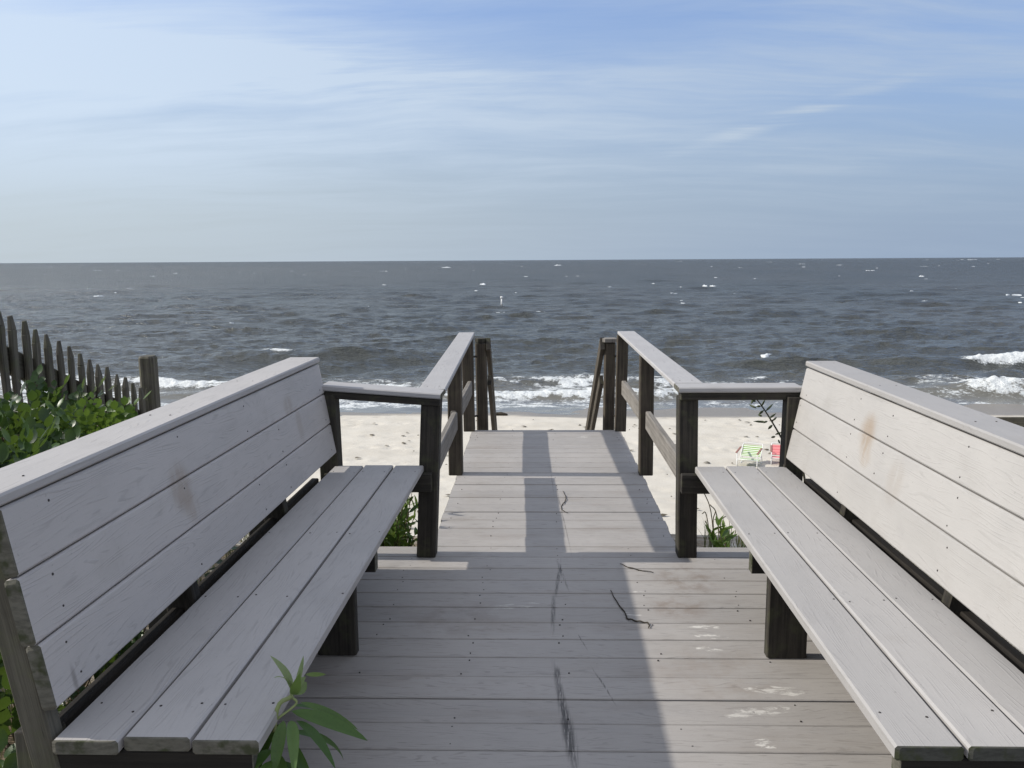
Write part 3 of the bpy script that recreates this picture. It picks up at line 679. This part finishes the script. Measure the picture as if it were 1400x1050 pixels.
# dry stalk leaning past the right bench post
base = Vector((1.52, 4.8, gz(1.52, 4.8))); t = thing('dried_stalk', 'tall thin plant stalk with seed pods beside the end of the right bench', 'plant', base)
b = bmesh.new(); pts = curve_pts([base, at(1100, 655, 4.8), at(1072, 605, 4.8), at(1052, 571, 4.8), at(1037, 549, 4.8), at(1026, 538, 4.8)], 6)
tube(b, pts, [.0075-.005*q/(len(pts)-1) for q in range(len(pts))], 6, base); obj('stem', b, t, [plain('stalk', (.055, .05, .03), .7)])
M_pod = leafmat('pod', ((.035, .05, .02), (.06, .075, .03), (.10, .11, .05)), .1, .6)
for (bx, by, tx, ty, w) in [(1041, 556, 1046, 546, .018), (1047, 562, 1057, 552, .02), (1040, 555, 1034, 556, .02), (1044, 561, 1037, 567, .022), (1034, 558, 1024, 553, .02), (1052, 572, 1061, 565, .02), (1055, 577, 1058, 573, .018), (1048, 577, 1030, 576, .022), (1056, 581, 1050, 587, .024), (1060, 594, 1069, 591, .02), (1060, 597, 1054, 598, .022), (1049, 576, 1043, 578, .02), (1033, 549, 1027, 545, .03), (1030, 546, 1027, 552, .02), (1066, 606, 1064, 601, .018), (1042, 569, 1036, 567, .02), (1057, 575, 1062, 570, .018)]:
    p0 = at(bx, by, 4.8+random.uniform(-.02, .02)); p1 = at(tx, ty, 4.8+random.uniform(-.06, .06))
    b = bmesh.new(); tube(b, [p0, p0.lerp(p1, .3), p0.lerp(p1, .65), p1], [.0022, w*.32, w*.30, .001], 6, base); obj('seed_pod', b, t, [M_pod])
# marram grass on the dune, too many blades to count
def grass(name, spots, mat, hmin, hmax, w):
    b = bmesh.new()
    for (x, y, r, n) in spots:
        for _ in range(n):
            px_, py_ = x+random.gauss(0, r), y+random.gauss(0, r); z = gz(px_, py_)-.02; L = random.uniform(hmin, hmax); a = random.uniform(0, 6.28); ln = random.uniform(.1, .6)
            p0 = Vector((px_, py_, z)); p1 = p0+Vector((math.cos(a)*L*ln*.4, math.sin(a)*L*ln*.4, L*.6)); p2 = p0+Vector((math.cos(a)*L*ln, math.sin(a)*L*ln, L*(.95-.45*ln)))
            side = Vector((-math.sin(a+.6), math.cos(a+.6), 0))*w
            v = [b.verts.new(q) for q in (p0-side, p0+side, p1+side*.8, p1-side*.8, p2)]
            b.faces.new(v[:4]); b.faces.new((v[3], v[2], v[4]))
    return kind(obj(name, b, None, [mat]), 'stuff')
M_grass = leafmat('dune grass', ((.05, .055, .02), (.11, .11, .045), (.22, .19, .095)), .3, .6)
sp = [(random.uniform(1.25, 3.4), random.uniform(.6, 5.4), .16, 55) for _ in range(58)] + [(random.uniform(.95, 1.5), random.uniform(4.5, 5.3), .10, 40) for _ in range(3)] + [(random.uniform(-4.6, -1.3), random.uniform(.6, 6.5), .2, 40) for _ in range(42)] + [(random.uniform(3, 7), random.uniform(1, 6), .25, 60) for _ in range(40)]
grass('dune_grass', sp, M_grass, .25, .62, .0028)
b = bmesh.new()
base = Vector((1.10, 4.9, gz(1.1, 4.9)))
t = thing('dry_grass_stalks', 'few thin dry stalks standing on the sand beside the right corner post', 'plant', base)
for (x0, y0_, x1, y1_, x2, y2_) in [(978, 735, 972, 700, 962, 672), (985, 735, 980, 705, 971, 690), (975, 735, 966, 705, 960, 702), (990, 738, 985, 715, 1000, 703), (975, 735, 968, 722, 964, 712), (980, 735, 975, 715, 978, 700)]:
    q = random.uniform(4.7, 5.0); tube(b, curve_pts([at(x0, y0_+30, q), at(x1, y1_, q), at(x2, y2_, q-.03)], 5), .0032, 5, base)
obj('stalk', b, t, [plain('dry stalk', (.12, .10, .06), .8)])

# ------------------------------------------------------------------ beach things
M_white = plain('white painted tube', (.75, .75, .74), .4, .05)
def stripes(name, ca, cb, fr):
    k = N(name); u, v, _ = k.sep(k.uv()); f = k.mapr(k.math('FRACT', k.mul(v, fr)), .42, .5); n = k.noise(k.coord('Object'), 90, 3)
    c = k.mix(f, ca, cb); c = k.mix(k.mul(n, .2), c, (.4, .4, .38)); return k.out(k.bsdf(c, .8, k.bump(n, .2, .003), .2))
M_green = stripes('green striped sling', (.72, .74, .68), (.20, .36, .07), 16.0)
M_red = stripes('coral sling', (.62, .14, .16), (.70, .24, .24), 9.0)
M_armw = plain('chair armrest', (.28, .13, .10), .6)
def beach_chair(label, loc, rz, sling, rec=.95):
    t = thing('beach_chair', label, 'beach chair', loc, 'folding chairs left on the beach'); t.rotation_euler = (0, 0, rz)
    w, sd, sh, bl = .54, .46, .20, .50; bk = Vector((0, math.cos(rec), math.sin(rec)))
    def T(name, pts, r=.011, mat=M_white):
        b = bmesh.new(); tube(b, curve_pts(pts, 4) if len(pts) > 2 else pts, r, 8); obj(name, b, t, [mat])
    top = Vector((0, sd/2, sh))+bk*bl
    T('back_frame', [(-w/2, sd/2-.05, sh-.08), Vector((-w/2, 0, 0))+Vector((0, sd/2, sh))+bk*bl*.85, Vector((-w/2+.08, 0, 0))+top, Vector((w/2-.08, 0, 0))+top, Vector((w/2, 0, 0))+Vector((0, sd/2, sh))+bk*bl*.85, (w/2, sd/2-.05, sh-.08)])
    for q in (-1, 1):
        T('leg', [(q*w/2, -sd/2, sh+.02), (q*w/2, -sd/2+.03, .01), (q*w/2, sd/2+.28, .01), (q*w/2, sd/2+.1, sh+.10)])
        T('arm_support', [(q*w/2, -sd/2+.03, .02), (q*w/2, -sd/2-.02, sh+.19)])
        g = BM(); g.beam((q*(w/2+.012), -sd/2-.06, sh+.205), (q*(w/2+.012), sd/2+.10, sh+.235), .055, .022, c=.006); g.build('armrest', t, [M_armw, M_armw])
    T('seat_bar', [(-w/2, -sd/2, sh+.01), (w/2, -sd/2, sh+.01)])
    def sheet(name, A, B, sag):
        b = bmesh.new(); uvl = b.loops.layers.uv.new('UVMap'); rows = []; n = 10
        A, B = Vector(A), Vector(B); nn = (B-A).cross(Vector((1, 0, 0))).normalized()
        for lay in (0, .006):
            rows.append([[b.verts.new(A.lerp(B, i/n)+Vector((x, 0, 0))+nn*(sag*math.sin(PI*i/n)+lay)) for x in (-w/2+.012, 0, w/2-.012)] for i in range(n+1)])
        for R_ in rows:
            for i in range(n):
                for j_ in range(2):
                    f = b.faces.new((R_[i][j_], R_[i][j_+1], R_[i+1][j_+1], R_[i+1][j_])); f.smooth = True
                    for lp, (uu, vv) in zip(f.loops, ((j_/2, i/n), (j_/2+.5, i/n), (j_/2+.5, (i+1)/n), (j_/2, (i+1)/n))): lp[uvl].uv = (uu*w, vv*(B-A).length)
        obj(name, b, t, [sling])
    sheet('seat_sling', (0, -sd/2, sh+.01), (0, sd/2, sh-.04), .04)
    sheet('back_sling', (0, sd/2+.01, sh), Vector((0, sd/2, sh))+bk*bl*.86, .03)
    return t
c1 = beach_chair('green and white striped folding beach chair on the sand seen under the right arm rail', (4.07, 16.5, gz(4.07, 16.5)), math.radians(-24), M_green, .62)
c2 = beach_chair('coral red folding beach chair on the sand, partly hidden behind the bench post', (4.76, 16.6, gz(4.76, 16.6)), math.radians(-15), M_red, .50)
c1.scale = (.74, .74, .74); c2.scale = (.74, .74, .74)
mp = at(686, 418, 84.0); t = thing('channel_marker', 'small white pole marker standing in the sea straight ahead', 'marker', (mp.x, 84, SEA))
b = bmesh.new(); tube(b, [(0, 0, -.5), (0, 0, .25), (0, 0, .62)], [.10, .085, .07], 10); obj('pole', b, t, [M_white])
b = bmesh.new(); tube(b, [(0, 0, .60), (0, 0, .63), (0, 0, .80), (0, 0, .83)], [.06, .14, .14, .05], 10); obj('top_mark', b, t, [M_white])
M_weed = plain('dry seaweed', (.035, .028, .018), .8)
def strand(pts, label, r):
    base = Vector(pts[0]); pp = curve_pts([Vector((x, y, .004)) for x, y in pts], 6); b = bmesh.new(); n = len(pp)
    tube(b, [p+Vector((0, 0, .002*math.sin(i*1.3))) for i, p in enumerate(pp)], [r*(.45+.55*math.sin(PI*(i+1)/(n+1))) for i in range(n)], 6, Vector((base.x, base.y, 0)))
    o = obj('seaweed_strand', b, None, [M_weed]); o.location = (base.x, base.y, 0); tag(o, label, 'seaweed', 'dried strands on the deck boards')
strand([(.276, 3.48), (.290, 3.37), (.318, 3.235), (.322, 3.19), (.36, 3.165), (.397, 3.150), (.402, 3.125), (.396, 3.105)], 'long dark strand with a hooked end across the shadow edge of the deck', .0034)
strand([(.096, 5.063), (.110, 4.95), (.108, 4.86), (.082, 4.735), (.086, 4.66), (.116, 4.60)], 'short curled dark strand on the sunlit far boards', random.uniform(.0026, .0036))
strand([(.345, 3.80), (.40, 3.74), (.49, 3.69)], 'thin straight dark strand near the foot of the right corner post', .0028)
b = bmesh.new(); o0 = Vector((-1.36, 23.4, gz(-1.36, 23.4)))
tube(b, curve_pts([(-.22, 0, .02), (-.05, .03, .05), (.1, 0, .045), (.22, -.02, .03)], 4), [.02, .04, .05, .05, .045, .05, .055, .05, .045, .04, .035, .03, .02], 8)
o = obj('driftwood', b, None, [M_weed]); o.location = o0; tag(o, 'small dark piece of driftwood at the water line past the stairs', 'driftwood')
b = bmesh.new()
for _ in range(300):                     # wrack and shell scraps on the sand
    x, y = RNG.uniform(-11, 12), RNG.uniform(11, 22.5); z = gz(x, y)+.012; r = RNG.uniform(.02, .075)
    vs = [b.verts.new((x+math.cos(a)*r*random.uniform(.5, 1.6), y+math.sin(a)*r*random.uniform(.4, 1.0), z+random.uniform(0, .025))) for a in [i*PI/3 for i in range(6)]]
    vt = b.verts.new((x, y, z+.03))
    for i in range(6): b.faces.new((vs[i], vs[(i+1) % 6], vt))
kind(obj('seaweed_scraps', b, None, [plain('wrack', (.11, .095, .07), .9)]), 'stuff')
org = Vector((13, 18.5, gz(13, 18.5))); t = thing('timber_bulkhead', 'low dark timber wall on the beach at the far right beyond the sunlit bench', 'wall', org)
for i in range(3):
    g = BM(org); g.beam((9.6, 18.5, org.z+.12+.23*i), (17, 18.5, org.z+.12+.23*i), .07, .225, c=.01, segs=8, wob=.004); g.build('plank', t, [M_fence, M_fence])
for x in (9.7, 11.4, 13.1, 14.8, 16.6):
    g = BM(org); g.beam((x, 18.62, org.z-.6), (x, 18.62, org.z+.72), .18, .18, up=(0, 1, 0), c=.03, segs=3); g.build('post', t, [M_fence, M_fence])

# ------------------------------------------------------------------ sky and sun
wld = bpy.data.worlds.new('World'); S.world = wld; wld.use_nodes = True
k = N('', wld)
sky = k.n('ShaderNodeTexSky', sky_type='NISHITA', sun_disc=False, sun_elevation=SUN_EL, sun_rotation=SUN_AZ, altitude=0, air_density=1.0, dust_density=1.2, ozone_density=2.0).outputs[0]
D = k.coord('Generated'); dx, dy_, dz = k.sep(D)
zc = k.add(k.math('MAXIMUM', dz, 0.0), .14)
cp = k.xyz(k.math('DIVIDE', dx, zc), k.math('DIVIDE', dy_, zc), 0.0)
warp = k.noise(k.mapping(cp, (.5, .5, 1)), 1.0, 3, .5, out='Color')
cpw = k.n('ShaderNodeVectorMath', {0: cp, 1: k.n('ShaderNodeVectorMath', {0: warp, 1: (.9, .9, 0)}, operation='MULTIPLY').outputs[0]}, operation='ADD').outputs[0]
n1 = k.noise(k.mapping(cpw, (.55, 1.25, 1), loc=(3.1, .7, 0), rot=(0, 0, .25)), 1.0, 7, .60)
n2 = k.noise(k.mapping(cpw, (.8, 4.2, 1), loc=(.3, 2.2, 0), rot=(0, 0, -.22)), 1.0, 6, .62)
cl = k.add(k.mul(n1, .62), k.mul(n2, .46))
left = k.mapr(dx, -.65, .45, .15, -.03)
cl = k.mapr(k.add(cl, left), .40, .78)
cl = k.mul(cl, k.add(k.mul(k.mapr(dz, .02, .16), .85), .15))
side_b = k.mapr(dx, -.75, .65, 1.50, .86)
haze_c = k.xyz(k.mul(side_b, 1.62), k.mul(k.mapr(dx, -.75, .65, 1.36, .90), 2.02), k.mul(k.mapr(dx, -.75, .65, 1.16, .98), 2.55))
skyc = k.mix(1.0, sky, (.58, .67, .87), 'MULTIPLY')
skyc = k.mix(k.mapr(dz, .0, .36, .97, .22), skyc, haze_c)
blue = blot(k, D, (.03, .96, .252), (.30, 1.0, .052), 0, (.25, 1.0))
streak = blot(k, k.n('ShaderNodeVectorRotate', {'Vector': D, 'Angle': .27, 'Axis': (0, 1, 0), 'Center': (.26, .95, .152)}, rotation_type='AXIS_ANGLE').outputs[0], (.26, .95, .152), (.17, 2.0, .012), 0, (.1, 1.0))
streak2 = blot(k, D, (-.30, .93, .205), (.42, 2.0, .045), 0, (.1, 1.0))
cl = k.mul(cl, k.math('SUBTRACT', 1.0, k.mul(blue, .60)))
cl = k.add(cl, k.mul(k.mul(k.add(k.mul(streak, .8), k.mul(streak2, .7)), k.mapr(n2, .35, .65)), .95))
cl = k.math('MINIMUM', cl, 1.0)
side_c = k.mapr(dx, -.75, .65, 1.28, .92)
cloud_c = k.xyz(k.mul(side_c, 2.45), k.mul(side_c, 2.88), k.mul(side_c, 3.40))
fin = k.mix(k.mul(cl, .80), skyc, cloud_c)
# thicker bright veil added overhead and inland, out of view, for fill light
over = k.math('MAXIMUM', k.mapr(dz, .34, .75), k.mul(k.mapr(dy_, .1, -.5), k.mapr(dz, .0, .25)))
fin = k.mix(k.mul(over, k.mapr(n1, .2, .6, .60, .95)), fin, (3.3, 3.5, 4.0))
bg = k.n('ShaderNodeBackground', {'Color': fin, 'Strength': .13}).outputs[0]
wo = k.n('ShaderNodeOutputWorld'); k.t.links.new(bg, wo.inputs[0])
sd = bpy.data.lights.new('sun', 'SUN'); sd.energy = 2.7; sd.angle = math.radians(.55); sd.color = (1.0, .945, .85)
so = bpy.data.objects.new('sun', sd); COL.objects.link(so)
dirv = Vector((math.sin(SUN_AZ)*math.cos(SUN_EL), math.cos(SUN_AZ)*math.cos(SUN_EL), math.sin(SUN_EL)))
so.rotation_euler = dirv.to_track_quat('Z', 'Y').to_euler()
S.view_settings.view_transform = 'Standard'; S.view_settings.look = 'None'; S.view_settings.gamma = 1.0
S.view_settings.exposure = .75
S.render.engine = 'CYCLES'
S.cycles.max_bounces = 6; S.cycles.diffuse_bounces = 3; S.cycles.glossy_bounces = 3; S.cycles.transmission_bounces = 4
